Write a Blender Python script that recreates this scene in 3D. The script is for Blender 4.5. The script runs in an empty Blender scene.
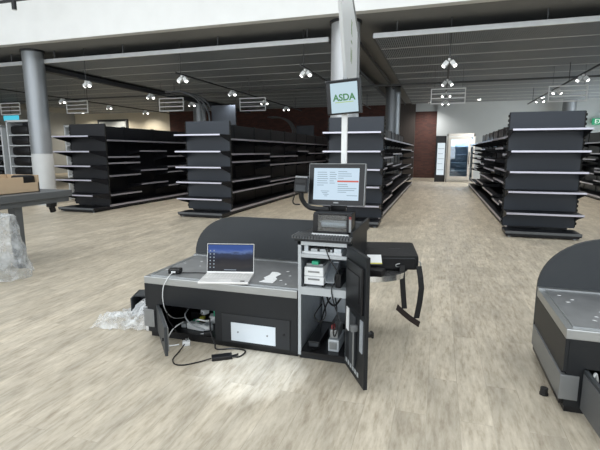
import bpy, bmesh, math, random
from math import sin, cos, pi, radians, atan, hypot
from mathutils import Vector, Matrix
R = random.Random(7)
sc = bpy.context.scene
COL = sc.collection

# ------------------------------------------------------------------ camera
F = 440.0; CAM_H = 1.5
PITCH = atan(73 / F); YAW = atan(140 / hypot(F, 73))
cd = bpy.data.cameras.new('camera'); cam = bpy.data.objects.new('camera', cd); COL.objects.link(cam)
cd.sensor_width = 36; cd.lens = 36 * F / 600; cd.clip_start = 0.05; cd.clip_end = 200
cam.location = (0, 0, CAM_H); cam.rotation_euler = (pi / 2 - PITCH, 0, YAW)
sc.camera = cam

# ------------------------------------------------------------------ light and exposure
sc.view_settings.view_transform = 'Standard'; sc.view_settings.look = 'None'
sc.view_settings.gamma = 1.0; sc.view_settings.use_curve_mapping = False
sc.view_settings.exposure = 0.0
w = bpy.data.worlds.new('world'); sc.world = w; w.use_nodes = True
bg = w.node_tree.nodes['Background']; bg.inputs[0].default_value = (0.86, 0.93, 1.0, 1); bg.inputs[1].default_value = 1.6

def area(name, loc, rot, sx, sy, power, color=(1, 1, 1), spread=pi):
    d = bpy.data.lights.new(name, 'AREA'); d.shape = 'RECTANGLE'; d.size = sx; d.size_y = sy
    d.energy = power; d.color = color; d.spread = spread
    o = bpy.data.objects.new(name, d); COL.objects.link(o); o.location = loc; o.rotation_euler = rot
    return o
# daylight through the glazed shop front behind the camera and through the atrium rooflight
area('shopfront_daylight', (-5, -7.8, 3.0), (radians(82), 0, 0), 26, 5.2, 700, (0.93, 0.97, 1.0))
area('rooflight_daylight', (-3, 4.2, 6.3), (0, 0, 0), 20, 7, 820, (0.94, 0.97, 1.0))

area('added_side_daylight', (8.95, 20.5, 2.2), (radians(90), 0, radians(90)), 7.8, 2.8, 330, (0.86, 0.95, 1.0))  # added daylight from the side, brightening the far right wall

# ------------------------------------------------------------------ materials
def mat(name, col, rough=0.5, metal=0.0, noise=0.0, scale=20.0, bump=0.0, stretch=(1, 1, 1), spec=0.5, emit=0.0, emit_col=None):
    m = bpy.data.materials.new(name); m.use_nodes = True
    nt = m.node_tree; b = nt.nodes['Principled BSDF']
    b.inputs['Base Color'].default_value = (*col, 1); b.inputs['Roughness'].default_value = rough
    b.inputs['Metallic'].default_value = metal; b.inputs['Specular IOR Level'].default_value = spec
    if noise > 0 or bump > 0:
        tc = nt.nodes.new('ShaderNodeTexCoord'); mp = nt.nodes.new('ShaderNodeMapping'); mp.inputs['Scale'].default_value = stretch
        nz = nt.nodes.new('ShaderNodeTexNoise'); nz.inputs['Scale'].default_value = scale; nz.inputs['Detail'].default_value = 5
        nt.links.new(tc.outputs['Object'], mp.inputs[0]); nt.links.new(mp.outputs[0], nz.inputs['Vector'])
        if noise > 0:
            mr = nt.nodes.new('ShaderNodeMapRange'); mr.inputs[3].default_value = 1 - noise; mr.inputs[4].default_value = 1 + noise
            nt.links.new(nz.outputs['Fac'], mr.inputs[0])
            mx = nt.nodes.new('ShaderNodeVectorMath'); mx.operation = 'SCALE'; mx.inputs[0].default_value = col
            nt.links.new(mr.outputs[0], mx.inputs['Scale']); nt.links.new(mx.outputs[0], b.inputs['Base Color'])
        if bump > 0:
            bp = nt.nodes.new('ShaderNodeBump'); bp.inputs['Strength'].default_value = bump; bp.inputs['Distance'].default_value = 0.01
            nt.links.new(nz.outputs['Fac'], bp.inputs['Height']); nt.links.new(bp.outputs[0], b.inputs['Normal'])
    if emit > 0:
        b.inputs['Emission Color'].default_value = (*(emit_col or col), 1); b.inputs['Emission Strength'].default_value = emit
    return m

def wood_floor():
    m = bpy.data.materials.new('vinyl_planks'); m.use_nodes = True; nt = m.node_tree; b = nt.nodes['Principled BSDF']
    N = nt.nodes.new; L = nt.links.new
    tc = N('ShaderNodeTexCoord'); mp = N('ShaderNodeMapping'); mp.inputs['Rotation'].default_value = (0, 0, pi / 2)
    L(tc.outputs['Object'], mp.inputs[0])
    br = N('ShaderNodeTexBrick'); br.offset = 0.37; br.inputs['Color1'].default_value = (0.0, 0, 0, 1); br.inputs['Color2'].default_value = (1, 1, 1, 1)
    br.inputs['Mortar'].default_value = (0.5, 0.5, 0.5, 1); br.inputs['Scale'].default_value = 1.0; br.inputs['Mortar Size'].default_value = 0.0016
    br.inputs['Brick Width'].default_value = 1.22; br.inputs['Row Height'].default_value = 0.18; br.inputs['Bias'].default_value = 0.0
    L(mp.outputs[0], br.inputs['Vector'])
    # grain: long streaks along Y plus blotchy limewash
    m2 = N('ShaderNodeMapping'); m2.inputs['Scale'].default_value = (34, 6.5, 1); L(tc.outputs['Object'], m2.inputs[0])
    sep = N('ShaderNodeSeparateColor'); L(br.outputs['Color'], sep.inputs[0])
    off = N('ShaderNodeVectorMath'); off.operation = 'SCALE'; off.inputs[0].default_value = (3.1, 41.0, 17.0); L(sep.outputs[0], off.inputs['Scale'])
    ad = N('ShaderNodeVectorMath'); ad.operation = 'ADD'; L(m2.outputs[0], ad.inputs[0]); L(off.outputs[0], ad.inputs[1])
    n1 = N('ShaderNodeTexNoise'); n1.inputs['Scale'].default_value = 1.0; n1.inputs['Detail'].default_value = 7; n1.inputs['Roughness'].default_value = 0.65
    L(ad.outputs[0], n1.inputs['Vector'])
    m3 = N('ShaderNodeMapping'); m3.inputs['Scale'].default_value = (5.5, 1.5, 1); L(tc.outputs['Object'], m3.inputs[0])
    n2 = N('ShaderNodeTexNoise'); n2.inputs['Scale'].default_value = 1.3; n2.inputs['Detail'].default_value = 4; L(m3.outputs[0], n2.inputs['Vector'])
    cr = N('ShaderNodeValToRGB'); L(n1.outputs['Fac'], cr.inputs[0])
    e = cr.color_ramp.elements; e[0].position = 0.28; e[0].color = (0.30, 0.255, 0.19, 1); e[1].position = 0.72; e[1].color = (0.555, 0.505, 0.415, 1)
    x = cr.color_ramp.elements.new(0.48); x.color = (0.44, 0.392, 0.31, 1)
    mr = N('ShaderNodeMapRange'); mr.inputs[3].default_value = 0.89; mr.inputs[4].default_value = 1.09; L(sep.outputs[0], mr.inputs[0])
    mr2 = N('ShaderNodeMapRange'); mr2.inputs[1].default_value = 0.3; mr2.inputs[2].default_value = 0.7; mr2.inputs[3].default_value = 0.82; mr2.inputs[4].default_value = 1.15; L(n2.outputs['Fac'], mr2.inputs[0])
    mu = N('ShaderNodeMath'); mu.operation = 'MULTIPLY'; L(mr.outputs[0], mu.inputs[0]); L(mr2.outputs[0], mu.inputs[1])
    gm = N('ShaderNodeMapRange'); gm.inputs[3].default_value = 1.0; gm.inputs[4].default_value = 0.82; L(br.outputs['Fac'], gm.inputs[0])
    mu2 = N('ShaderNodeMath'); mu2.operation = 'MULTIPLY'; L(mu.outputs[0], mu2.inputs[0]); L(gm.outputs[0], mu2.inputs[1])
    vs = N('ShaderNodeVectorMath'); vs.operation = 'SCALE'; L(cr.outputs[0], vs.inputs[0]); L(mu2.outputs[0], vs.inputs['Scale'])
    L(vs.outputs[0], b.inputs['Base Color'])
    b.inputs['Roughness'].default_value = 0.42; b.inputs['Specular IOR Level'].default_value = 0.45
    bp = N('ShaderNodeBump'); bp.inputs['Strength'].default_value = 0.12; bp.inputs['Distance'].default_value = 0.003; L(n1.outputs['Fac'], bp.inputs['Height']); L(bp.outputs[0], b.inputs['Normal'])
    return m

def brick_mat():
    m = bpy.data.materials.new('red_brick'); m.use_nodes = True; nt = m.node_tree; b = nt.nodes['Principled BSDF']
    tc = nt.nodes.new('ShaderNodeTexCoord'); mp = nt.nodes.new('ShaderNodeMapping'); mp.inputs['Rotation'].default_value = (pi / 2, 0, 0)
    br = nt.nodes.new('ShaderNodeTexBrick'); br.inputs['Scale'].default_value = 1; br.inputs['Brick Width'].default_value = 0.23; br.inputs['Row Height'].default_value = 0.075
    br.inputs['Mortar Size'].default_value = 0.008; br.inputs['Color1'].default_value = (0.10, 0.034, 0.025, 1); br.inputs['Color2'].default_value = (0.06, 0.022, 0.018, 1)
    br.inputs['Mortar'].default_value = (0.05, 0.04, 0.035, 1)
    nt.links.new(tc.outputs['Object'], mp.inputs[0]); nt.links.new(mp.outputs[0], br.inputs['Vector']); nt.links.new(br.outputs[0], b.inputs['Base Color'])
    b.inputs['Roughness'].default_value = 0.85
    return m

def film_mat(name, tint=(0.92, 0.95, 0.97), a=0.45):
    m = bpy.data.materials.new(name); m.use_nodes = True; nt = m.node_tree; b = nt.nodes['Principled BSDF']
    b.inputs['Base Color'].default_value = (*tint, 1); b.inputs['Roughness'].default_value = 0.22; b.inputs['Alpha'].default_value = a
    tc = nt.nodes.new('ShaderNodeTexCoord'); nz = nt.nodes.new('ShaderNodeTexNoise'); nz.inputs['Scale'].default_value = 10; nz.inputs['Detail'].default_value = 5
    mr = nt.nodes.new('ShaderNodeMapRange'); mr.inputs[1].default_value = 0.35; mr.inputs[2].default_value = 0.7; mr.inputs[3].default_value = a * 0.5; mr.inputs[4].default_value = min(1, a * 1.5)
    bp = nt.nodes.new('ShaderNodeBump'); bp.inputs['Strength'].default_value = 0.7; bp.inputs['Distance'].default_value = 0.02
    L = nt.links.new; L(tc.outputs['Object'], nz.inputs['Vector']); L(nz.outputs['Fac'], mr.inputs[0]); L(mr.outputs[0], b.inputs['Alpha']); L(nz.outputs['Fac'], bp.inputs['Height']); L(bp.outputs[0], b.inputs['Normal'])
    return m

def glass_mat(name, tint=(0.8, 0.9, 1.0), a=0.12):
    m = bpy.data.materials.new(name); m.use_nodes = True; nt = m.node_tree; nt.nodes.clear()
    o = nt.nodes.new('ShaderNodeOutputMaterial'); mx = nt.nodes.new('ShaderNodeMixShader'); t = nt.nodes.new('ShaderNodeBsdfTransparent'); g = nt.nodes.new('ShaderNodeBsdfGlossy')
    t.inputs[0].default_value = (*tint, 1); g.inputs['Roughness'].default_value = 0.03; mx.inputs[0].default_value = a
    nt.links.new(t.outputs[0], mx.inputs[1]); nt.links.new(g.outputs[0], mx.inputs[2]); nt.links.new(mx.outputs[0], o.inputs[0])
    return m

def emit_mat(name, col, s=1.0):
    m = bpy.data.materials.new(name); m.use_nodes = True; b = m.node_tree.nodes['Principled BSDF']
    b.inputs['Specular IOR Level'].default_value = 0.12; b.inputs['Base Color'].default_value = (0.02, 0.02, 0.02, 1); b.inputs['Emission Color'].default_value = (*col, 1); b.inputs['Emission Strength'].default_value = s
    b.inputs['Roughness'].default_value = 0.15
    return m

def laptop_screen_mat():
    m = bpy.data.materials.new('laptop_picture'); m.use_nodes = True; nt = m.node_tree; b = nt.nodes['Principled BSDF']; N = nt.nodes.new; L = nt.links.new
    tc = N('ShaderNodeTexCoord'); sp = N('ShaderNodeSeparateXYZ'); L(tc.outputs['Generated'], sp.inputs[0])
    nz = N('ShaderNodeTexNoise'); nz.inputs['Scale'].default_value = 4.5; nz.inputs['Detail'].default_value = 6; L(tc.outputs['Generated'], nz.inputs['Vector'])
    ma = N('ShaderNodeMath'); ma.operation = 'MULTIPLY_ADD'; ma.inputs[1].default_value = 0.28; L(nz.outputs['Fac'], ma.inputs[0]); L(sp.outputs[2], ma.inputs[2])
    cr = N('ShaderNodeValToRGB'); L(ma.outputs[0], cr.inputs[0]); el = cr.color_ramp.elements
    el[0].position = 0.0; el[0].color = (0.012, 0.018, 0.03, 1); el[1].position = 1.0; el[1].color = (0.03, 0.075, 0.28, 1)
    for p, c in ((0.32, (0.03, 0.028, 0.03, 1)), (0.55, (0.012, 0.012, 0.02, 1)), (0.78, (0.02, 0.03, 0.07, 1)), (0.86, (0.10, 0.16, 0.36, 1)), (0.92, (0.05, 0.10, 0.34, 1))):
        x = el.new(p); x.color = c
    b.inputs['Base Color'].default_value = (0.01, 0.01, 0.01, 1); b.inputs['Roughness'].default_value = 0.3; b.inputs['Specular IOR Level'].default_value = 0.08
    L(cr.outputs[0], b.inputs['Emission Color']); b.inputs['Emission Strength'].default_value = 1.0
    return m

M = dict(
    floor=wood_floor(), brick=brick_mat(),
    fascia=mat('painted_concrete', (0.72, 0.735, 0.73), 0.8, noise=0.06, scale=2.5),
    soffit=mat('grey_concrete', (0.235, 0.24, 0.24), 0.85, noise=0.14, scale=2.0),
    ceil=mat('dark_soffit', (0.17, 0.17, 0.17), 0.9, noise=0.15, scale=1.5),
    slat=mat('dark_grey_slats', (0.25, 0.28, 0.305), 0.55, noise=0.06, scale=3),
    trim=mat('light_metal_trim', (0.60, 0.62, 0.63), 0.4, 0.3, noise=0.12, scale=6),
    column=mat('brushed_column_steel', (0.30, 0.32, 0.34), 0.4, 0.5, noise=0.08, scale=6, stretch=(6, 6, 0.3)),
    wrap=mat('pale_column_wrap', (0.55, 0.57, 0.58), 0.5, 0.1, noise=0.05, scale=5),
    pale=mat('pale_grey_paint', (0.50, 0.53, 0.54), 0.8, noise=0.04, scale=2),
    cream=mat('cream_paint', (0.62, 0.57, 0.46), 0.8, noise=0.04, scale=2),
    darkwood=mat('dark_vertical_wood', (0.05, 0.04, 0.035), 0.6, noise=0.4, scale=3, stretch=(9, 9, 0.3)),
    white=mat('white_paint', (0.8, 0.82, 0.82), 0.5, noise=0.02),
    wall=mat('grey_wall_paint', (0.3, 0.31, 0.31), 0.8, noise=0.05, scale=2),
    sblack=mat('black_powder_coat', (0.009, 0.0095, 0.0125), 0.42, 0.0, spec=0.35, noise=0.1, scale=8),
    spanel=mat('charcoal_end_panel', (0.024, 0.031, 0.043), 0.42, 0.0, spec=0.4, noise=0.06, scale=4),
    rail=mat('silver_price_rail', (0.47, 0.465, 0.53), 0.3, 0.6, noise=0.05, scale=8),
    slot=mat('slot_black', (0.004, 0.004, 0.004), 0.8, noise=0.05),
    kblack=mat('checkout_black_panel', (0.012, 0.0135, 0.0155), 0.45, spec=0.3, noise=0.08, scale=12),
    kgrey=mat('checkout_grey_panel', (0.042, 0.0465, 0.051), 0.5, spec=0.3, noise=0.06, scale=9),
    ksteel=mat('brushed_stainless', (0.40, 0.415, 0.42), 0.33, 0.8, noise=0.12, scale=7, stretch=(1, 14, 14), bump=0.02),
    ktop=mat('worn_steel_top', (0.33, 0.34, 0.35), 0.4, 0.8, noise=0.25, scale=9, bump=0.03),
    kside=mat('satin_grey_steel', (0.24, 0.25, 0.255), 0.42, 0.6, noise=0.05, scale=6),
    polish=mat('polished_steel', (0.72, 0.73, 0.74), 0.16, 0.95, noise=0.25, scale=5, stretch=(6, 6, 0.2)),
    scolumn=mat('silver_column_paint', (0.50, 0.52, 0.54), 0.4, 0.3, noise=0.06, scale=6, stretch=(6, 6, 0.3)),
    oplate=mat('dull_grey_steel', (0.13, 0.135, 0.14), 0.5, 0.4, noise=0.06, scale=6),
    mats=mat('ribbed_grey_mat', (0.085, 0.09, 0.095), 0.5, noise=0.05),
    kflap=mat('checkout_flap_panel', (0.019, 0.021, 0.024), 0.4, spec=0.35, noise=0.08, scale=12),
    galv=mat('galvanised_steel', (0.52, 0.56, 0.60), 0.4, 0.6, noise=0.2, scale=30),
    lgrey=mat('light_grey_steel', (0.44, 0.47, 0.49), 0.45, 0.2, noise=0.05),
    plate=mat('white_metal_plate', (0.60, 0.65, 0.69), 0.35, 0.1, noise=0.02),
    pwhite=mat('white_plastic', (0.76, 0.78, 0.79), 0.4, noise=0.03),
    pblack=mat('black_plastic', (0.007, 0.007, 0.008), 0.35, spec=0.35, noise=0.08, scale=40),
    rubber=mat('black_rubber', (0.012, 0.012, 0.012), 0.6, noise=0.1),
    green=mat('green_plastic', (0.02, 0.36, 0.20), 0.45, noise=0.05),
    yellow=mat('yellow_plastic', (0.62, 0.58, 0.08), 0.5, noise=0.05),
    red=mat('red_plastic', (0.22, 0.03, 0.03), 0.5, noise=0.05),
    cloth=mat('black_bag_nylon', (0.006, 0.006, 0.007), 0.6, spec=0.3, noise=0.25, scale=90, bump=0.3),
    webbing=mat('black_webbing', (0.008, 0.008, 0.009), 0.8, noise=0.2, scale=120, bump=0.3),
    brown=mat('dark_brown_webbing', (0.02, 0.012, 0.010), 0.8, noise=0.2, scale=120, bump=0.3),
    silver=mat('laptop_silver', (0.72, 0.72, 0.71), 0.35, 0.35, noise=0.02),
    keys=mat('silver_keys', (0.60, 0.60, 0.59), 0.5, noise=0.02),
    card=mat('cardboard', (0.46, 0.345, 0.23), 0.85, noise=0.08, scale=6),
    tgrey=mat('grey_table_frame', (0.095, 0.102, 0.108), 0.5, 0.2, noise=0.06, scale=5),
    rackgrey=mat('light_rack_panel', (0.58, 0.61, 0.63), 0.45, 0.2, noise=0.05),
    film=film_mat('clear_plastic_film', (0.85, 0.88, 0.9), a=0.42), filmw=film_mat('thick_plastic_wrap', (0.60, 0.63, 0.65), a=0.40), glass=glass_mat('door_glass'),
    clear=glass_mat('clear_plastic_cover', (0.9, 0.93, 0.95), 0.10),
    lens=emit_mat('lamp_lens', (1.0, 0.98, 0.93), 9.0),
    asda=emit_mat('screen_pale_blue', (0.52, 0.68, 0.76), 0.95), asdag=emit_mat('screen_green', (0.05, 0.22, 0.06), 0.9), asday=emit_mat('screen_lime', (0.42, 0.60, 0.12), 0.9),
    touch=emit_mat('screen_white_blue', (0.60, 0.75, 0.88), 0.95), tline=emit_mat('screen_text_grey', (0.26, 0.36, 0.44), 0.9), tred=emit_mat('screen_red', (0.62, 0.12, 0.09), 0.95),
    licon=emit_mat('screen_icon', (0.35, 0.42, 0.5), 0.8), lpic=laptop_screen_mat(),
    cyan=emit_mat('screen_cyan', (0.08, 0.55, 0.72), 1.0), exitg=emit_mat('exit_green', (0.0, 0.32, 0.14), 0.9), exitw=emit_mat('exit_white', (0.9, 1.0, 0.95), 1.0),
    signface=mat('white_sign_face', (0.72, 0.75, 0.77), 0.35, noise=0.02), signgreen=mat('sign_green_print', (0.16, 0.26, 0.06), 0.5, noise=0.05),
    poster=emit_mat('cooler_lit_panel', (0.72, 0.82, 0.88), 1.0), fridgein=mat('fridge_liner', (0.42, 0.50, 0.56), 0.5, noise=0.1),
    fridgeframe=mat('fridge_pale_frame', (0.62, 0.60, 0.56), 0.4, 0.2, noise=0.03),
    darkframe=mat('dark_frame', (0.03, 0.032, 0.036), 0.5, noise=0.05),
)

# ------------------------------------------------------------------ mesh helpers
class MB:
    """collects shapes and links them as ONE mesh object"""
    def __init__(s): s.bm = bmesh.new()
    def box(s, x0, x1, y0, y1, z0, z1, bev=0.0, mtx=None):
        r = bmesh.ops.create_cube(s.bm, size=1.0); vs = r['verts']
        for v in vs:
            v.co = Vector((x0 + (v.co.x + .5) * (x1 - x0), y0 + (v.co.y + .5) * (y1 - y0), z0 + (v.co.z + .5) * (z1 - z0)))
        if mtx is not None: bmesh.ops.transform(s.bm, matrix=mtx, verts=vs)
        if bev > 0:
            es = list({e for v in vs for e in v.link_edges})
            bmesh.ops.bevel(s.bm, geom=es, offset=bev, segments=2, profile=0.6, affect='EDGES')
        return s
    def rod(s, a, b, r, n=10, r2=None):
        a = Vector(a); b = Vector(b); d = b - a
        q = d.to_track_quat('Z', 'Y').to_matrix().to_4x4()
        bmesh.ops.create_cone(s.bm, cap_ends=True, segments=n, radius1=r, radius2=r if r2 is None else r2, depth=d.length,
                              matrix=Matrix.Translation((a + b) / 2) @ q)
        return s
    def tube(s, pts, r, n=8, smooth=6):
        P = [Vector(p) for p in pts]
        if smooth:
            Q = []
            for i in range(len(P) - 1):
                p0 = P[max(i - 1, 0)]; p1 = P[i]; p2 = P[i + 1]; p3 = P[min(i + 2, len(P) - 1)]
                for k in range(smooth):
                    t = k / smooth
                    Q.append(0.5 * ((2 * p1) + (p2 - p0) * t + (2 * p0 - 5 * p1 + 4 * p2 - p3) * t * t + (3 * p1 - p0 - 3 * p2 + p3) * t ** 3))
            Q.append(P[-1]); P = Q
        rings = []; up = Vector((0.13, 0.21, 0.97))
        for i, p in enumerate(P):
            d = (P[min(i + 1, len(P) - 1)] - P[max(i - 1, 0)]).normalized()
            x = d.cross(up)
            if x.length < 1e-3: x = d.cross(Vector((1, 0, 0)))
            x.normalize(); y = x.cross(d).normalized(); up = y
            rings.append([s.bm.verts.new(p + (x * cos(2 * pi * k / n) + y * sin(2 * pi * k / n)) * r) for k in range(n)])
        for a, b in zip(rings, rings[1:]):
            for k in range(n): s.bm.faces.new((a[k], a[(k + 1) % n], b[(k + 1) % n], b[k]))
        s.bm.faces.new(rings[0][::-1]); s.bm.faces.new(rings[-1])
        return s
    def prism(s, poly, mtx, depth):
        """polygon in local XY, extruded along local Z by depth, placed by mtx"""
        a = [s.bm.verts.new(mtx @ Vector((x, y, 0))) for x, y in poly]; b = [s.bm.verts.new(mtx @ Vector((x, y, depth))) for x, y in poly]
        n = len(poly); s.bm.faces.new(a[::-1]); s.bm.faces.new(b)
        for k in range(n): s.bm.faces.new((a[k], a[(k + 1) % n], b[(k + 1) % n], b[k]))
        return s
    def ribbon(s, pts, wv, th):
        """flat strap: centreline points, half width vectors, thickness along the normal"""
        P = [Vector(p) for p in pts]; rows = []
        for i, p in enumerate(P):
            d = (P[min(i + 1, len(P) - 1)] - P[max(i - 1, 0)]).normalized(); wd = Vector(wv[i] if isinstance(wv, list) else wv)
            nn = d.cross(wd).normalized() * th / 2
            rows.append([s.bm.verts.new(p - wd - nn), s.bm.verts.new(p + wd - nn), s.bm.verts.new(p + wd + nn), s.bm.verts.new(p - wd + nn)])
        for a, b in zip(rows, rows[1:]):
            for k in range(4): s.bm.faces.new((a[k], a[(k + 1) % 4], b[(k + 1) % 4], b[k]))
        s.bm.faces.new(rows[0][::-1]); s.bm.faces.new(rows[-1])
        return s
    def build(s, name, m, parent=None, loc=None, rot=None, smooth=False, label=None):
        bmesh.ops.recalc_face_normals(s.bm, faces=s.bm.faces)
        me = bpy.data.meshes.new(name); s.bm.to_mesh(me); s.bm.free()
        me.materials.append(m)
        if smooth:
            for p in me.polygons: p.use_smooth = True
            try: me.set_sharp_from_angle(angle=radians(40))
            except Exception: pass
        o = bpy.data.objects.new(name, me); COL.objects.link(o)
        if parent: o.parent = parent
        if loc: o.location = loc
        if rot: o.rotation_euler = rot
        if label: o['label'] = label
        return o
def B(*a, **k): return MB().box(*a, **k)
def part(o, parent, loc=None, rz=None):
    c = o.copy(); COL.objects.link(c); c.parent = parent
    if loc: c.location = loc
    if rz is not None: c.rotation_euler = (0, 0, rz)
    return c
def thing(name, label, cat, loc=(0, 0, 0), rz=0.0, group=None):
    o = bpy.data.objects.new(name, None); COL.objects.link(o); o.empty_display_size = 0.1
    o.location = loc; o.rotation_euler = (0, 0, rz); o['label'] = label; o['category'] = cat
    if group: o['group'] = group
    return o
def tag(o, label, cat, group=None, kind=None):
    o['label'] = label; o['category'] = cat
    if group: o['group'] = group
    if kind: o['kind'] = kind
    return o
def struct(o, kind='structure'): o['kind'] = kind; return o
def copy_tree(o, parent=None, skip=()):
    c = o.copy(); COL.objects.link(c)
    if parent: c.parent = parent
    for ch in list(o.children):
        if ch.name.split('.')[0] in skip: continue
        copy_tree(ch, c, skip)
    return c
def text_mesh(name, s, m, size, parent, mtx, depth=0.001, bold=0.0):
    cu = bpy.data.curves.new(name, 'FONT'); cu.body = s; cu.size = size; cu.align_x = 'CENTER'; cu.align_y = 'CENTER'; cu.extrude = depth; cu.offset = bold
    t = bpy.data.objects.new('tmp', cu); COL.objects.link(t)
    dg = bpy.context.evaluated_depsgraph_get(); me = bpy.data.meshes.new_from_object(t.evaluated_get(dg))
    bpy.data.objects.remove(t); me.materials.clear(); me.materials.append(m)
    me.transform(mtx); o = bpy.data.objects.new(name, me); COL.objects.link(o)
    if parent: o.parent = parent
    return o
def T(x, y, z): return Matrix.Translation((x, y, z))
def RX(a): return Matrix.Rotation(a, 4, 'X')
def RY(a): return Matrix.Rotation(a, 4, 'Y')
def RZ(a): return Matrix.Rotation(a, 4, 'Z')

# ------------------------------------------------------------------ the setting
XL, XR, YF, YB = -26.0, 9.0, -8.0, 27.0
ZS = 4.25; ZA = 6.5; YE = 9.13
struct(B(XL, XR, YF, YB, -0.1, 0.0).build('floor', M['floor']))
struct(B(XL, XR, YE + 0.2, YB, ZS, ZS + 0.3).build('ceiling', M['soffit']))
struct(B(XL, XR, YE, YE + .2, ZS - .02, ZA).build('trim_1', M['fascia']))
struct(B(XL, XR, YF, YE, ZA, ZA + 0.2).build('ceiling_1', M['white']))
struct(B(XL - .2, XL, YF, YB, 0, ZA).build('wall_left', M['wall']))
wr = MB(); wr.box(XR, XR + .2, YF, 16.5, 0, ZA).box(XR, XR + .2, 24.5, YB, 0, ZA).box(XR, XR + .2, 16.5, 24.5, 0, .7).box(XR, XR + .2, 16.5, 24.5, 3.7, ZA)
struct(wr.build('wall_right', M['pale']))
wf = MB()
for y in (16.5, 18.5, 20.5, 22.5, 24.44): wf.box(XR + .05, XR + .12, y, y + .06, .7, 3.7)
wf.box(XR + .05, XR + .12, 16.5, 24.5, .7, .76).box(XR + .05, XR + .12, 16.5, 24.5, 3.64, 3.7)
struct(wf.build('added_window', M['white']))  # added window, out of view, opened to let in extra light
struct(B(-26, -17.9, YB, YB + .2, 0, ZS).build('wall_back_cream', M['cream']))
struct(B(-17.9, -2.35, YB, YB + .2, 0, ZS).build('wall_back_brick', M['brick']))
struct(B(-2.35, -1.45, YB - .3, YB + .2, 0, ZS).build('wall_back_timber', M['darkwood']))
struct(B(-1.45, -0.25, YB, YB + .2, 0, 3.8).build('wall_back_brick_niche', M['brick']))
struct(B(-1.45, -0.25, YB, YB + .2, 3.8, ZS).build('wall_back_lintel', M['pale']))
struct(B(-0.25, XR, YB - .15, YB + .2, 0, ZS).build('wall_back_pale', M['pale']))
struct(B(XL, -17.9, YB - .02, YB, 0, .12).build('baseboard_back', M['white']))

def column(x, y, r, label, wrapped, m='column'):
    t = thing('round_column', label, 'column', (x, y, 0))
    z0 = 1.45 if wrapped else 0.0
    MB().rod((0, 0, z0), (0, 0, ZS - .04), r, 40).build('shaft', M[m], t, smooth=True)
    MB().rod((0, 0, ZS - .05), (0, 0, ZS), r * 1.12, 40).build('collar', M['darkframe'], t, smooth=True)
    if wrapped: MB().rod((0, 0, 0), (0, 0, z0), r * 1.01, 40).build('wrap', M['wrap'], t, smooth=True, label='pale protective wrap round the foot')
    return t
column(-10.85, 9.95, 0.275, 'round grey column left of the shelving with a pale wrapped foot', True)
column(-2.06, 9.85, 0.31, 'round silver column rising behind the hanging screen', False, 'scolumn')
column(-2.03, 19.8, 0.31, 'round dark column deeper in the shop, right of the hanging screen', False)
column(-11.4, 19.8, 0.31, 'round dark column far behind the leftmost black shelving', False)
column(6.15, 26.0, 0.32, 'pale round column by the far right wall', False)

# slatted ceiling rafts
ZR = 3.95
def raft(x0, x1, y0, nrow, label):
    t = thing('ceiling_raft', label, 'ceiling raft', (x0, y0, ZR))
    W = x1 - x0; D = 1.17
    n = int(W / 0.045); m = MB()
    for i in range(n):
        x = (i + .5) * W / n
        m.box(x - .014, x + .014, 0.02, D - .008, 0.0, 0.03)
    p0 = m.build('slat_panel', M['slat'], t)
    f0 = B(0, W, -0.006, 0.016, -0.006, 0.02).build('cross_rail', M['trim'], t, (0, D, 0))
    for k in range(1, nrow): part(p0, t, (0, k * D, 0))
    for k in range(2, nrow + 1): part(f0, t, (0, k * D, 0))
    B(0, W, -0.03, 0.02, -0.02, 0.08).build('edge_trim', M['trim'], t)
    B(-.02, 0.02, 0, nrow * D, -.01, 0.06).build('side_trim', M['tgrey'], t); B(W - .02, W + 0.02, 0, nrow * D, -.01, 0.06).build('side_trim', M['tgrey'], t)
    h0 = MB().rod((0, 0, .03), (0, 0, ZS - ZR), .012, 6).build('hanger', M['tgrey'], t, (.5, 0, 0))
    for k in range(0, nrow + 1, 3):
        for x in (0.5, W / 3, 2 * W / 3, W - .5):
            if k or x > .5: part(h0, t, (x, k * D, 0))
    B(0, W, 0, nrow * D, .06, .075).build('backing_sheet', M['tgrey'], t)
raft(-20.5, -11.3, 10.1, 12, 'dark slatted ceiling raft at the far left, beyond the left column')
raft(-10.75, -2.5, 10.1, 12, 'dark slatted ceiling raft between the left and the middle column')
raft(-1.5, 8.6, 10.1, 12, 'dark slatted ceiling raft at the right, over the open aisle')

# services under the ceiling
tag(B(-11.2, -10.95, 10.0, 25.0, 3.80, 3.88).build('cable_tray', M['darkframe']), 'long black cable tray running away under the ceiling by the left column', 'cable tray')
tag(MB().rod((-20, 15.6, 3.72), (8.5, 15.6, 3.72), .03, 8).build('sprinkler_pipe', M['tgrey']), 'thin grey pipe running across the shop under the ceiling rafts', 'pipe')
tag(MB().rod((-2.0, 11.3, ZS - .12), (-2.0, 26, ZS - .12), .04, 10).build('ceiling_duct', M['darkframe']), 'dark pipe running away between the two nearest ceiling rafts', 'pipe')

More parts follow.
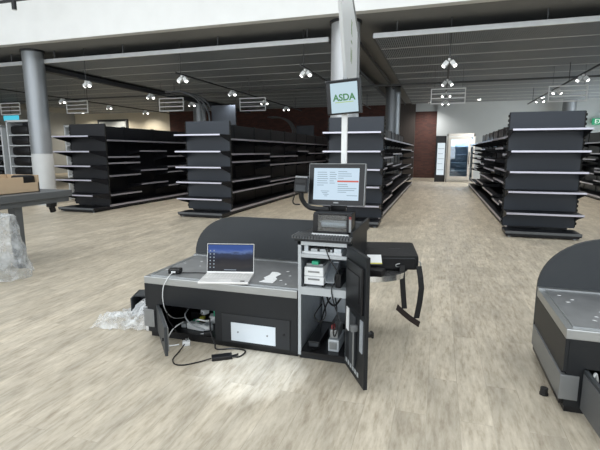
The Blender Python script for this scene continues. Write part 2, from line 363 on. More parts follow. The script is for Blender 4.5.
# lighting tracks and twin spotlights
def spotlight_proto():
    t = thing('track_spotlight', 'white twin-head spotlight', 'spotlight')
    B(-.025, .025, -.09, .09, -.06, 0, .006).build('adapter', M['white'], t)
    for sx in (-1, 1):
        R_ = T(sx * .10, 0, -.13) @ RY(sx * radians(-38)) @ RX(radians(-22))
        MB().box(-.055, .055, -.06, .06, -.075, .075, .012, R_).build('head', M['white'], t)
        hd = t.children[-1]
        MB().prism([(.042 * cos(a * pi / 8), .042 * sin(a * pi / 8)) for a in range(16)], R_ @ T(0, 0, -.082), .008).build('lens', M['lens'], hd)
        MB().rod((0, 0, -.05), (sx * .085, 0, -.12), .012, 8).build('yoke', M['lgrey'], hd)
    return t
SPOT = spotlight_proto(); first_spot = [True]
def add_spot(x, y, z, label, power, group):
    o = SPOT if first_spot[0] else copy_tree(SPOT, None, ('spot_beam',))
    first_spot[0] = False
    o.scale = (.82, .82, .82); o.location = (x, y, z); o.rotation_euler = (0, 0, R.uniform(-.25, .25)); o['label'] = label; o['group'] = group
    if power:
        d = bpy.data.lights.new('spot_beam', 'SPOT'); d.energy = power; d.spot_size = radians(125); d.spot_blend = 0.9; d.shadow_soft_size = 0.06; d.color = (1.0, 0.955, 0.88)
        l = bpy.data.objects.new('spot_beam', d); COL.objects.link(l); l.parent = o; l.location = (0, 0, -.26)
ZT = 3.42
TRK = [(-13.2, 'left of the left column', [13.2, 15.6, 18.0]), (-9.3, 'over the leftmost black shelving', [10.2, 13.0, 15.6, 18.2]),
       (-6.35, 'over the shelving left of centre', [10.25, 13.1, 15.8, 18.3]), (-3.1, 'left of the middle column', [10.35, 13.2, 16.0]),
       (0.1, 'above the open centre aisle', [10.1, 12.9, 15.5, 17.9]), (3.33, 'above the right-hand shelving', [10.4, 13.1, 15.7, 18.1])]
ORD = ['nearest', 'second nearest', 'third nearest', 'farthest']
for x, where, ys in TRK:
    t = thing('lighting_track', 'thin black lighting track hung from rods ' + where, 'lighting track', (x, 0, 0))
    B(-.018, .018, 9.9, 20.5, ZT, ZT + .035).build('rail', M['darkframe'], t)
    for y in (10.15, 14.4, 19.5): MB().rod((0, y, ZT + .03), (0, y, ZS), .009, 6).build('rod', M['darkframe'], t)
    for i, y in enumerate(ys):
        o = 'farthest' if i == len(ys) - 1 else ORD[i]
        add_spot(x, y, ZT, o + ' twin-head white spotlight on the track ' + where, 190, 'spotlights on the ceiling tracks')
# black track spot in the tall front hall
t = thing('cylinder_spotlight', 'black cylinder spotlight hanging from a track at the top left corner', 'spotlight', (-9.12, 8.0, 4.6))
MB().rod((0, 0, 0), (0, 0, .17), .05, 20).build('body', M['sblack'], t, smooth=True)
MB().rod((0, 0, -.004), (0, 0, .0), .04, 16).build('lens', M['pwhite'], t)
t = thing('cylinder_spotlight', 'added black spotlight above the view, making a bright patch on the floor by the laptop checkout', 'spotlight', (-1.55, .6, 6.2), 0)  # added lamp standing in for sunlight reflected onto the floor
aim = Vector((-1.17, 2.62, 0)) - Vector((-1.55, .6, 6.2)); aq = aim.to_track_quat('-Z', 'Y').to_matrix().to_4x4()
MB().rod((0, 0, -.1), (0, 0, .1), .06, 20).build('body', M['sblack'], t).data.transform(aq); MB().rod((0, 0, .05), (0, 0, .3), .012, 8).build('stem', M['sblack'], t)
d = bpy.data.lights.new('added_patch_beam', 'SPOT'); d.energy = 1700; d.spot_size = radians(8.0); d.spot_blend = 0.75; d.shadow_soft_size = .05; d.color = (.72, .84, 1.0)
l = bpy.data.objects.new('added_patch_beam', d); COL.objects.link(l); l.parent = t; l.matrix_local = T(*(aim.normalized() * .12)) @ aq
tag(B(-9.75, -8.55, 7.97, 8.03, 4.77, 4.82).build('track_rail', M['sblack']), 'short black track rail at the top left corner', 'track')
tag(MB().rod((-9.4, 8, 4.82), (-9.4, 8, 6.5), .01, 6).build('track_rod', M['sblack']), 'thin black rod holding the track at the top left corner', 'rod')

# downlights washing the back wall; from the fridge rightwards added for brightness
W0 = None
for i, (x, lb) in enumerate([(-24.2, 'small round downlight at the left end of the cream back wall'), (-21.6, 'small round downlight over the middle of the cream back wall'), (-19.2, 'small round downlight at the right end of the cream back wall'),
        (-0.7, 'small round downlight over the brick niche at the end of the aisle'), (1.6, 'added small round downlight brightening the glass door fridge'), (4.2, 'added small round downlight brightening the pale back wall'), (7.0, 'added small round downlight brightening the wall by the exit sign')]):
    if W0 is None:
        o = W0 = thing('wall_downlight', lb, 'downlight', group='downlights along the back wall')
        MB().rod((0, 0, 0), (0, 0, .06), .09, 20).build('rim', M['white'], W0); MB().rod((0, 0, -.006), (0, 0, 0), .07, 20).build('lens', M['lens'], W0)
    else: o = copy_tree(W0, None, ('wash_beam',)); o['label'] = lb
    o.location = (x, 25.9 if x < 0 else 22.4, (ZS - .06) if x < 0 else ZR - .08)
    d = bpy.data.lights.new('wash_beam', 'SPOT'); d.energy = 420 if x < 0 else 620; d.spot_size = radians(150); d.spot_blend = 1.0; d.shadow_soft_size = .07
    d.color = (1.0, .93, .80) if x < -10 else (1.0, .97, .93)
    l = bpy.data.objects.new('wash_beam', d); COL.objects.link(l); l.parent = o; l.location = (0, 0, -.03)

# hanging aisle sign frames
def aisle_sign():
    t = thing('aisle_sign_frame', 'sign', 'aisle sign')
    m = MB(); W = .5; H = .46
    m.box(-W, W, -.012, .012, 0, .035).box(-W, W, -.012, .012, H - .035, H).box(-W, -W + .03, -.012, .012, 0, H).box(W - .03, W, -.012, .012, 0, H)
    m.build('outer_frame', M['white'], t)
    for z in (.15, .29): B(-W + .03, W - .03, -.01, .01, z, z + .028).build('slot_rail', M['white'], t)
    for x in (-.4, .4): MB().rod((x, 0, H), (x, 0, ZR - 2.93), .005, 6).build('wire', M['tgrey'], t)
    return t
S0 = aisle_sign()
for i, (x, y, lb) in enumerate([(-13.05, 13.7, 'empty white hanging aisle sign frame right of the left column'), (-16.1, 13.5, 'empty white hanging aisle sign frame at the left picture edge'),
        (-9.18, 14.0, 'empty white hanging aisle sign frame above the leftmost black shelving'), (-6.4, 14.8, 'empty white hanging aisle sign frame left of the middle column'),
        (0.15, 14.4, 'empty white hanging aisle sign frame above the open centre aisle'), (3.42, 14.8, 'empty white hanging aisle sign frame above the right-hand shelving')]):
    o = S0 if i == 0 else copy_tree(S0)
    o.location = (x, y, 2.93); o['label'] = lb; o['group'] = 'hanging aisle sign frames'

# ------------------------------------------------------------------ shelving gondolas
BAY = 1.33; SD = 0.47; GH = 2.21
def shelf_mesh(L, x0, depth, side):
    """shelf along Y of length L, from x0 outward; thin tray with a hanging front lip and end gussets"""
    m = MB(); a, b = sorted((x0 * side, (x0 + depth) * side))
    m.box(a, b, 0.006, L - .006, -.012, .012)
    for y in (0.01, L - .018):
        m.prism([(x0 * side, -.012), ((x0 + depth * .92) * side, -.012), ((x0 + depth * .92) * side, -.03), (x0 * side, -.13)][::1],
                Matrix(((1, 0, 0, 0), (0, 0, 1, y), (0, 1, 0, 0), (0, 0, 0, 1))), .006)
    return m
def gondola(xc, y0, nb, side, label, seed, EW=.575, SE=SD, panel='spanel'):
    r = random.Random(seed)
    t = thing('shelving_gondola', label, 'shelving', (xc, y0, 0), 0, 'black shelving gondolas')
    yp = SE + .02                                 # end panel plane, end shelves stick out towards y = 0
    # end bay: panel, base, five shelves with silver rails
    B(-EW, EW, yp, yp + .05, .14, GH).build('end_panel', M[panel], t)
    for sx in (-1, 1):                            # toothed slot strip down each edge
        comb = [(-.008, .16)]; z = .2
        while z < GH - .08: comb += [(-.008, z), (-.026, z), (-.026, z + .045), (-.008, z + .045)]; z += .08
        comb += [(-.008, GH - .01), (.008, GH - .01), (.008, .16)]
        MB().prism([(EW * sx + x * -sx, zz) for x, zz in comb], Matrix(((1, 0, 0, 0), (0, 0, -1, yp + .03), (0, 1, 0, 0), (0, 0, 0, 1))), .036).build('slotted_edge', M['slot'], t)
    MB().box(-EW, EW, 0, yp, 0.05, .11, .006).box(-EW + .02, EW - .02, .05, yp, 0.02, .06).build('end_base', M['sblack'], t)
    er = B(-EW, EW, -.012, .0, .075, .118).build('base_rail', M['tgrey'], t)
    for sx in (-1, 1): MB().rod((sx * (EW - .08), .1, 0), (sx * (EW - .08), .1, .05), .025, 10).build('foot', M['lgrey'], t)
    e0 = None
    for z in (0.43, 0.81, 1.155, 1.51, 1.88):
        if e0 is None:
            m = MB().box(-EW, EW, 0.0, yp, -.014, .012)
            for x in (-EW, EW - .005): m.prism([(0.03, -.012), (yp, -.012), (yp, -.15), (.03, -.03)], Matrix(((0, 0, 1, x), (1, 0, 0, 0), (0, 1, 0, 0), (0, 0, 0, 1))), .005)
            e0 = m.build('end_shelf', M['sblack'], t, (0, 0, z))
            B(-EW - .004, EW + .004, -.014, 0.002, -.018, .016, .003).build('price_rail', M['rail'], e0)
        else:
            c = part(e0, t, (0, 0, z)); part(e0.children[0], c)
    # run
    ys = yp + .06; L = nb * BAY
    B(-.025, .025, ys, ys + L, .1, GH - .02).build('back_panel', M['sblack'], t)
    for sx in (-1, 1):
        B(sx * .03, sx * .5, ys, ys + L, .03, .13).build('base_deck', M['sblack'], t)
    B(side * .5, side * .513, ys, ys + L, .085, .135).build('base_rail', M['rail'], t, label='long silver rail on the base deck')
    B(side * .40, side * .47, ys, ys + L, 0, .03).build('kick_plate', M['slot'], t)
    u0 = None
    for k in range(nb + 1):
        if u0 is None: u0 = B(-.04, .04, -.03, .03, .03, GH).build('upright', M['sblack'], t, (0, ys, 0))
        else: part(u0, t, (0, ys + k * BAY, 0))
    sm = shelf_mesh(BAY, .03, SD, side); s0 = None
    base = [0.46, 0.80, 1.13, 1.45, 1.78]
    prev = None
    for k in range(nb):
        if prev is None or r.random() < .85:
            prev = [z + r.choice((-.15, -.08, 0, 0, .08, .13)) for z in base[:4]] + [1.80]
            if r.random() < .3: prev.pop(1)
        for z in prev:
            if s0 is None:
                s0 = sm.build('shelf', M['sblack'], t, (0, ys, z))
                a, b = sorted((side * (.03 + SD), side * (.043 + SD)))
                B(a, b, 0.01, BAY - .01, -.022, .018, .002).build('price_rail', M['rail'], s0)
            else:
                c = part(s0, t, (0, ys + k * BAY, z)); part(s0.children[0], c)
    return t
gondola(-8.68, 8.80, 8, 1, 'leftmost long black shelving gondola, beside the left column', 3, .55, .56, 'sblack')
gondola(-5.22, 8.9, 9, 1, 'long black shelving gondola left of centre, behind the laptop checkout', 5)
gondola(-1.68, 8.72, 9, 1, 'long black shelving gondola behind the touchscreen, with the silver column in it', 8)
gondola(1.78, 8.46, 9, -1, 'long black shelving gondola right of the open aisle, end bay facing front', 11, .60)
gondola(5.32, 9.4, 8, -1, 'black shelving gondola cut by the right picture edge', 13)

# tall dark back boards with arched tube headers standing behind the shelving
def arched_unit(x, y, w, h, label, n):
    t = thing('arched_display_unit', label, 'display unit', (x, y, 0), 0, 'tall dark display units')
    B(-w / 2, w / 2, -.03, .03, .1, h).build('back_board', M['spanel'], t)
    B(-w / 2, w / 2, -.45, .45, 0, .5).build('plinth', M['sblack'], t)
    for k in range(n):
        yy = -.3 + k * .3
        MB().tube([(-w / 2 - .1, yy, .4), (-w / 2 - .1, yy, h - .55), (-w / 2 - .18, yy, h - .1), (-w / 2 - .45, yy, h + .25), (-w / 2 - .95, yy, h + .45), (-w / 2 - 1.5, yy, h + .45)], .032, 8).build('arched_tube', M['tgrey'], t, smooth=True)
    return t
arched_unit(-6.72, 13.2, .85, 2.98, 'tall dark board with arched grey tubes behind the shelving left of centre', 3)
arched_unit(-6.75, 22.4, .95, 2.85, 'smaller tall dark board with arched grey tubes, right of the larger one', 3)

# back of the shop
t = thing('glass_door_fridge', 'tall pale-framed glass door fridge at the end of the aisle', 'fridge', (0.32, 23.5, 0))
MB().box(0, .06, 0, .75, 0, 2.4).box(1.24, 1.3, 0, .75, 0, 2.4).box(0, 1.3, .68, .75, 0, 2.4).box(0, 1.3, 0, .75, 2.26, 2.4).box(0, 1.3, 0, .75, 0, .1).build('cabinet', M['fridgeframe'], t)
B(.06, 1.24, .64, .68, .1, 2.26).build('liner', M['fridgein'], t)
d_ = MB().box(.06, .19, -.04, 0, .12, 2.24).box(1.0, 1.12, -.04, 0, .12, 2.24).box(.19, 1.0, -.04, 0, .12, .3).box(.19, 1.0, -.04, 0, 2.1, 2.24).build('door', M['fridgeframe'], t)
B(.19, 1.0, -.028, -.02, .3, 2.1).build('door_glass', M['glass'], d_)
B(1.04, 1.07, -.08, -.05, .9, 1.5).build('handle', M['darkframe'], d_)
d = bpy.data.lights.new('fridge_light', 'AREA'); d.shape = 'RECTANGLE'; d.size = 1.0; d.size_y = .3; d.energy = 22; d.color = (.85, .95, 1)
l = bpy.data.objects.new('fridge_light', d); COL.objects.link(l); l.parent = t; l.location = (.65, .3, 2.2)
B(.1, 1.2, .1, .16, 2.22, 2.255).build('lamp_tube', M['poster'], t)
for z in (.55, .95, 1.35, 1.75): B(.07, 1.23, .06, .62, z, z + .03).build('wire_shelf', M['lgrey'], t)
t = thing('lit_cooler', 'narrow dark-framed cooler with a lit white front, left of the fridge', 'cooler', (-.22, 23.6, 0))
B(0, .5, 0, .6, 0, 2.3, .01).build('cabinet', M['darkframe'], t)
B(.09, .45, -.02, 0, .35, 1.95).build('lit_panel', M['poster'], t)
for i, z in enumerate((.6, .9, 1.15, 1.4, 1.65)): B(.12, .42 - .06 * (i % 2), -.025, -.02, z, z + .03).build('printed_line', M['fridgein'], t)
t = thing('wall_picture', 'wide dark-framed grey board high on the cream back wall', 'picture', (-23.9, 26.9, 3.05))
B(0, 2.6, 0, .1, 0, .75).build('frame', M['darkframe'], t); B(.15, 2.45, -.02, 0, .06, .6).build('board', M['pale'], t)
t = thing('exit_sign', 'green and white exit sign on the right-hand back wall', 'sign', (7.38, 26.55, 2.88))
B(0, .8, 0, .08, 0, .32).build('panel', M['exitg'], t)
text_mesh('lettering', 'EXIT', M['exitw'], .3, t, T(.4, -.004, .16) @ RX(pi / 2))
t = thing('cyan_screen', 'small lit cyan screen hanging far left beyond the column', 'screen', (-22.0, 18.0, 3.12))
B(0, 1.0, 0, .06, 0, .26).build('panel', M['cyan'], t); MB().rod((.5, .03, .26), (.5, .03, ZS - 3.12), .015, 6).build('rod', M['darkframe'], t)

# ------------------------------------------------------------------ left side: racks, table, box, wrapped goods
def rack(x, y, w, h, label, crates):
    t = thing('display_rack', label, 'rack', (x, y, 0), 0)
    for sx in (0, w - .05): B(sx, sx + .05, 0, .6, 0, h, .004).build('side_panel', M['rackgrey'], t)
    B(.05, w - .05, .55, .6, .05, h).build('back_panel', M['tgrey'], t)
    zs = [.72 + .32 * k for k in range(5)]
    for z in zs: B(.05, w - .05, .02, .55, z, z + .03).build('shelf', M['rackgrey'], t)
    B(.0, w, .0, .6, h - .04, h + .02).build('top', M['rackgrey'], t)
    return t, zs
def crate():
    m = MB(); m.box(-.36, .36, -.24, .24, 0, .28, .10)
    return m
rk, zs = rack(-12.9, 10.6, .95, 2.45, 'pale grey rack with black rounded tubs, left of the left column', True)
c0 = None
for i, z in enumerate(zs):
    if c0 is None: c0 = crate().build('black_tub', M['pblack'], None, smooth=True)
    o = c0 if i == 0 else c0.copy()
    if i: COL.objects.link(o)
    o.location = (-12.43, 10.86, z + .03)
    tag(o, 'black rounded tub on the ' + ['lowest', 'second lowest', 'middle', 'second highest', 'top'][i] + ' shelf of the pale grey rack', 'tub', 'black tubs on the pale rack')
rk2, zs2 = rack(-14.2, 10.6, 1.1, 2.3, 'pale grey open rack cut by the left picture edge', True)
for i, z in enumerate(zs2):
    o = c0.copy(); COL.objects.link(o); o.location = (-13.65, 10.86, z + .03); o.scale = (1, 1, .6)
    tag(o, 'black low tub on the ' + ['lowest', 'second lowest', 'middle', 'second highest', 'top'][i] + ' shelf of the left edge rack', 'tub', 'black tubs on the left edge rack')
rack(-11.25, 11.2, .85, 2.3, 'pale grey rack just behind the left column', True)

t = thing('steel_table', 'grey steel table with a square leg at the left picture edge', 'table', (-5.1, 4.3, 0))
B(-.75, .03, -1.4, .80, .87, .96, .006).build('top', M['tgrey'], t)
B(-.72, 0, -1.3, .76, .80, .87).build('apron', M['tgrey'], t)
for (x, y) in ((-.09, -.03), (-.68, -.03)):
    lg = MB().prism([(-.055, -.055), (.055, -.055), (.055, .055), (-.055, .055)], T(x, y, .03), .79).build('leg', M['tgrey'], t)
    MB().rod((x + .02, y, 0), (x + .02, y, .045), .05, 14).build('foot', M['rubber'], lg)
MB().box(-.06, .02, .42, .52, .75, .80).rod((-.02, .47, .75), (-.02, .49, .68), .04, 12).build('clamp', M['pblack'], t)
t = thing('cardboard_box', 'open low cardboard box on the grey steel table', 'box', (-5.43, 4.5, .96))
m = MB().box(-.42, .16, -.6, .24, 0, .01).box(-.42, -.40, -.6, .24, 0, .23).box(.14, .16, -.6, 0.0, 0, .21).box(.14, .16, 0.0, .24, 0, .13).box(-.42, .16, -.6, -.58, 0, .23)
m.box(-.42, .16, .22, .24, 0, .23); m.build('box_body', M['card'], t)
tag(B(-5.52, -5.30, 4.52, 4.71, .985, 1.19, .03).build('black_pouch', M['cloth']), 'black pouch sticking out of the cardboard box', 'pouch')

def crumple(name, outline_fn, nx, ny, m, amp, seed, zbase, parent=None):
    r = random.Random(seed); bm = bmesh.new(); V = []
    for i in range(nx + 1):
        row = []
        for j in range(ny + 1):
            u, v = i / nx, j / ny; x, y, z = outline_fn(u, v)
            row.append(bm.verts.new((x + r.uniform(-amp, amp) * .6, y + r.uniform(-amp, amp) * .6, max(zbase, z + r.uniform(-amp, amp)))))
        V.append(row)
    for i in range(nx):
        for j in range(ny):
            a, b, c, d = V[i][j], V[i + 1][j], V[i + 1][j + 1], V[i][j + 1]
            if (i + j) % 2: bm.faces.new((a, b, c)); bm.faces.new((a, c, d))
            else: bm.faces.new((a, b, d)); bm.faces.new((b, c, d))
    me = bpy.data.meshes.new(name); bm.to_mesh(me); bm.free(); me.materials.append(m)
    o = bpy.data.objects.new(name, me); COL.objects.link(o)
    if parent: o.parent = parent
    return o
# clear film bundled under the table
def drape(u, v):
    a = -pi * .95 + u * pi * 1.9; k = v
    rx, ry = .30 + .12 * k, .22 + .12 * k
    if k < .25: s = k / .25; return (-5.14 + rx * s * cos(a), 3.84 + ry * s * sin(a), .77 - .04 * s)
    s = (k - .25) / .75
    return (-5.14 + rx * cos(a) * (1 + .14 * s), 3.84 + ry * sin(a) * (1 + .14 * s), .73 * (1 - s) + .012)
tag(crumple('plastic_wrap', drape, 34, 12, M['filmw'], .028, 4, .006), 'crumpled clear plastic wrap draped to the floor by the table leg', 'plastic wrap')

# ------------------------------------------------------------------ checkouts
def door_leaf(t, hx, hy, width, z0, z1, ang, th=.022):
    """cupboard door as a child with its own origin at the hinge"""
    d = B(0, width, 0, th, z0, z1, .003).build('cupboard_door', M['kgrey'], t, (hx, hy, 0), (0, 0, ang))
    B(.03, width - .03, th, th + .012, z0 + .02, z1 - .02, .003).build('door_liner', M['kside'], d)
    MB().rod((width - .05, -.012, (z0 + z1) / 2), (width - .05, 0, (z0 + z1) / 2), .012, 12).build('lock', M['pblack'], d)
    return d
def checkout_base(loc, label, leaf_ang, length=1.30):
    t = thing('checkout_counter', label, 'checkout', loc)
    L, D, H = length, .80, .452
    # carcass: front frame round the open cupboard, ends, floor, back
    MB().box(0.03, L, .02, D - .02, 0.0, .045).build('plinth', M['pblack'], t)
    fr = MB()
    fr.box(.02, L, 0, .022, .285, H).box(.02, .11, 0, .022, .045, .285).box(.63, L, 0, .022, .045, .285)
    fr.build('front_panel', M['kblack'], t)
    MB().box(.0, .022, .0, D, .255, H).build('end_panel', M['kblack'], t)
    MB().box(-.012, .02, -.005, D - .02, .09, .238, .003).box(-.012, .085, -.012, -.001, .09, .238, .002).build('corner_guard', M['kside'], t, label='grey steel corner guard')
    MB().box(.0, .022, .022, D - .02, .045, .255).box(.022, L, D - .06, D - .02, .045, H).box(.03, L, .02, D - .03, .045, .055).box(.645, .66, .022, D - .06, .055, H).build('carcass', M['pblack'], t)
    # drawer front with a white plate and lock
    dr = MB().box(.69, 1.245, -.006, .0, .05, .276, .002).build('service_flap', M['kflap'], t)
    B(.772, 1.135, -.012, -.006, .07, .215, .001).build('cover_plate', M['plate'], dr)
    for x in (.83, 1.07): MB().rod((x, -.015, .143), (x, -.012, .143), .007, 10).build('screw', M['kside'], dr)
    MB().rod((1.20, -.012, .165), (1.20, -.006, .165), .009, 12).build('lock', M['slot'], dr)
    MB().box(.685, .69, -.003, 0, .045, .28).box(1.245, 1.25, -.003, 0, .045, .28).box(.685, 1.25, -.003, 0, .276, .281).build('flap_gap', M['slot'], t)
    # steel top with a proud band and an inset plate
    top = B(0, L, 0, D, H, .51, .004).build('top_band', M['ksteel'], t)
    B(.05, L, .05, D - .02, .51, .514, .001).build('top_plate', M['ktop'], t)
    MB().box(.04, .05, .05, D - .02, .508, .517).box(.04, L, .04, .05, .508, .517).build('plate_lip', M['ksteel'], t)
    # rounded fence behind
    E_ = L + .32; poly = [(0, .10)]
    rx, rz = .45, .375
    for k in range(13):
        a = pi - k * (pi / 2) / 12; poly.append((rx + rx * cos(a), .525 + rz * sin(a)))
    poly += [(E_, .90), (E_, .10)]
    MB().prism(poly, T(0, D + .035, 0) @ RX(pi / 2), .03).build('back_fence', M['kgrey'], t)
    B(.0, E_, D - .035, D + .004, .508, .522).build('fence_trim', M['ksteel'], t)
    # white scratches and scraps stay separate; door
    door_leaf(t, .105, -.004, .51, .062, .282, leaf_ang)
    return t

K1 = (-2.235, 2.905, 0)
ck = checkout_base(K1, 'black self-checkout with steel top, laptop on it and its tall cabinet open', radians(-49))
K2 = (.735, 2.705, 0)
ck2 = checkout_base(K2, 'second black checkout with steel top, cut by the right picture edge', radians(-86), 1.30)
lf = [c for c in ck2.children if c.name.startswith('cupboard_door')][0]
B(.012, .512, -.006, 0, .05, .262, .002).build('outer_plate', M['oplate'], lf, label='satin grey steel outer plate')
tag(MB().rod((.695, 2.89, 0.012), (.695, 2.89, .045), .022, 14).rod((.695, 2.89, 0.0), (.695, 2.89, .012), .026, 14).build('levelling_foot', M['rubber']), 'black levelling foot beside the right-hand checkout on the floor', 'foot')

# ---- tower cabinet of the first checkout (parts of ck, local coordinates)
def kb(name, m, *boxes, bev=0.0, parent=ck, label=None):
    q = MB()
    for b in boxes: q.box(*b, bev)
    return q.build(name, m, parent, label=label)
TX0, TX1, TD = 1.31, 1.682, .74
cab = kb('tower_cabinet', M['kblack'], (TX0, TX0 + .008, 0.0, TD, .03, .885), (TX1 - .008, TX1, .0, TD, .03, .885), (TX0, TX1, TD - .01, TD, .03, .885), (TX0 + .01, TX1 - .01, .01, TD, 0.0, .03))
kb('cabinet_lining', M['galv'], (TX0 + .008, TX0 + .012, .02, TD - .01, .05, .88), (TX1 - .012, TX1 - .008, .02, TD - .01, .05, .88), (TX0 + .01, TX1 - .01, TD - .016, TD - .01, .05, .88), parent=cab)
kb('front_frame', M['lgrey'], (TX0, TX0 + .022, -.006, .016, .03, .885), (TX1 - .022, TX1, -.006, .016, .03, .885), (TX0, TX1, -.006, .016, .855, .885), parent=cab)
kb('cabinet_floor', M['pblack'], (TX0 + .012, TX1 - .012, .0, TD - .02, .03, .055), parent=cab)
kb('upper_shelf', M['lgrey'], (TX0 + .02, TX1 - .02, .0, TD - .02, .765, .775), (TX0 + .02, TX1 - .02, -.002, .006, .765, .79), parent=cab)
kb('middle_shelf', M['lgrey'], (TX0 + .02, TX1 - .02, .0, TD - .02, .535, .545), (TX0 + .02, TX1 - .02, -.004, .006, .492, .548), parent=cab)
wt = kb('worktop', M['kblack'], (TX0 - .02, TX1 + .01, -.03, TD + .02, .885, .905), bev=.004)
q = MB()
q.box(TX0 - .04, TX1 + .01, -.03, .13, .903, .907)
for k in range(21): q.box(TX0 - .038 + k * .0205, TX0 - .027 + k * .0205, -.036, .13, .904, .924)
q.build('ribbed_mat', M['mats'], wt)
kb('side_guard', M['kblack'], (TX1 - .005, TX1 + .012, .02, TD + .02, .86, .955))
# things fitted in the tower
t = thing('receipt_unit', 'white printer chassis on the top shelf of the open cabinet', 'printer', (K1[0] + 1.33, K1[1] + .02, .775))
B(0.0, .29, 0, .3, 0, .03, .002).build('tray', M['pwhite'], t); B(.06, .22, .0, .28, .03, .052, .003).build('mechanism', M['lgrey'], t)
B(.015, .045, .01, .2, .03, .07).build('side_block', M['plate'], t); B(.235, .285, .0, .2, .03, .06).build('side_block', M['plate'], t)
for x in (.05, .115, .19): B(x, x + .018, -.002, .03, .035, .06).build('clip', M['pblack'], t)
t = thing('banknote_unit', 'white and grey banknote unit with a green tab on the middle shelf', 'banknote unit', (K1[0] + 1.345, K1[1] + .03, .545))
B(0, .145, 0, .27, .015, .075, .004).build('lower_body', M['pwhite'], t); B(.002, .143, -.004, .27, .078, .145, .006).build('upper_body', M['pwhite'], t)
B(.01, .135, .02, .28, .145, .165, .004).build('cover', M['kside'], t); B(.055, .105, .0, .05, .163, .188, .004).build('green_tab', M['green'], t, label='green plastic tab')
for x in (.0, .13): B(x, x + .015, .0, .2, 0, .016).build('skid', M['pblack'], t)
for z in (.05, .105): B(.03, .115, -.006, -.003, z, z + .012).build('slot', M['kside'], t)
t = thing('coin_chute', 'slanted grey metal chute beside the banknote unit in the cabinet', 'chute', (K1[0] + 1.53, K1[1] + .05, .545))
q = MB(); q.box(-.03, .03, 0, .26, 0, .012, 0, T(0, 0, .03) @ RX(radians(24))); q.box(-.034, -.03, 0, .26, 0, .05, 0, T(0, 0, .03) @ RX(radians(24))); q.box(.03, .034, 0, .26, 0, .05, 0, T(0, 0, .03) @ RX(radians(24))); q.box(-.02, .02, .2, .23, 0, .14)
q.build('trough', M['galv'], t); B(.04, .08, 0, .2, 0.0, .1, .004).build('motor', M['pblack'], t)
t = thing('coin_hopper', 'white and grey coin hopper on the cabinet floor behind the open door', 'hopper', (K1[0] + 1.5, K1[1] + .06, .055))
B(.02, .10, 0, .22, 0, .09, .006).build('base', M['lgrey'], t); B(.028, .09, .02, .2, .09, .16, .01).build('bowl', M['kside'], t); B(.03, .085, -.006, 0, .02, .075, .003).build('face_plate', M['kside'], t)
B(.035, .06, .03, .07, .16, .19, .004).build('red_lever', M['red'], t, label='dark red lever')
t = thing('power_unit', 'black power unit with cables on the cabinet floor', 'power unit', (K1[0] + 1.36, K1[1] + .08, .055))
B(0, .09, 0, .3, 0, .05, .005).build('case', M['pblack'], t); B(.01, .08, -.003, 0, .012, .04).build('vent', M['kgrey'], t)
t = thing('bracket_panel', 'slanted galvanised panel inside the lower cabinet', 'panel', (K1[0] + 1.335, K1[1] + .60, .06))
B(0, .2, 0, .02, 0, .36).build('sheet', M['galv'], t); B(.02, .08, -.02, 0, .25, .33, .004).build('black_plug', M['pblack'], t)
def cable(pts, r, m, label, name='cable', cat='cable', loc=(0, 0, 0)):
    return tag(MB().tube([Vector(p) + Vector(loc) for p in pts], r, 7).build(name, m, smooth=True), label, cat)
cable([(1.42, .24, .44), (1.47, .12, .40), (1.5, .06, .33), (1.46, .05, .28), (1.41, .08, .31), (1.45, .15, .38)], .0055, M['pblack'], 'black cable loop hanging in the lower cabinet', loc=K1)
cable([(1.53, .20, .47), (1.585, .04, .40), (1.60, .0, .26), (1.57, .03, .19), (1.54, .12, .27)], .0045, M['pblack'], 'black cable behind the open cabinet door edge', loc=K1)
cable([(1.5, .02, .85), (1.545, -.012, .76), (1.61, -.014, .66), (1.56, -.014, .56), (1.58, -.012, .44), (1.63, -.03, .33)], .004, M['pblack'], 'thin black cable hanging down the front of the cabinet', loc=K1)

cable([(1.40, .55, .46), (1.44, .35, .36), (1.52, .25, .34), (1.58, .22, .42), (1.60, .3, .47)], .008, M['pblack'], 'thick black cable drooping under the middle shelf of the cabinet', loc=K1)
cable([(1.56, .5, .47), (1.50, .3, .42), (1.44, .28, .30), (1.40, .3, .14), (1.43, .2, .07)], .006, M['pblack'], 'black cable running down the back of the lower cabinet', loc=K1)
cable([(1.40, .02, .062), (1.45, .10, .064), (1.42, .2, .066), (1.36, .3, .066)], .007, M['pblack'], 'black cable lying on the cabinet floor at the front', loc=K1)
t = thing('roller_drive', 'black roller drive lying low on the cabinet floor', 'drive', (K1[0] + 1.47, K1[1] + .36, .056))
B(0, .16, 0, .25, 0, .10, .005).build('case', M['pblack'], t); MB().rod((.02, -.012, .05), (.14, -.012, .05), .028, 14).build('roller', M['rubber'], t, smooth=True)

# ---- big cabinet door of the tower
dw = .37
dh = MB().box(-dw, 0, 0, .026, .02, .875, .003).build('tower_door', M['kblack'], ck, (TX1 + .004, -.012, 0), (0, 0, radians(120)))
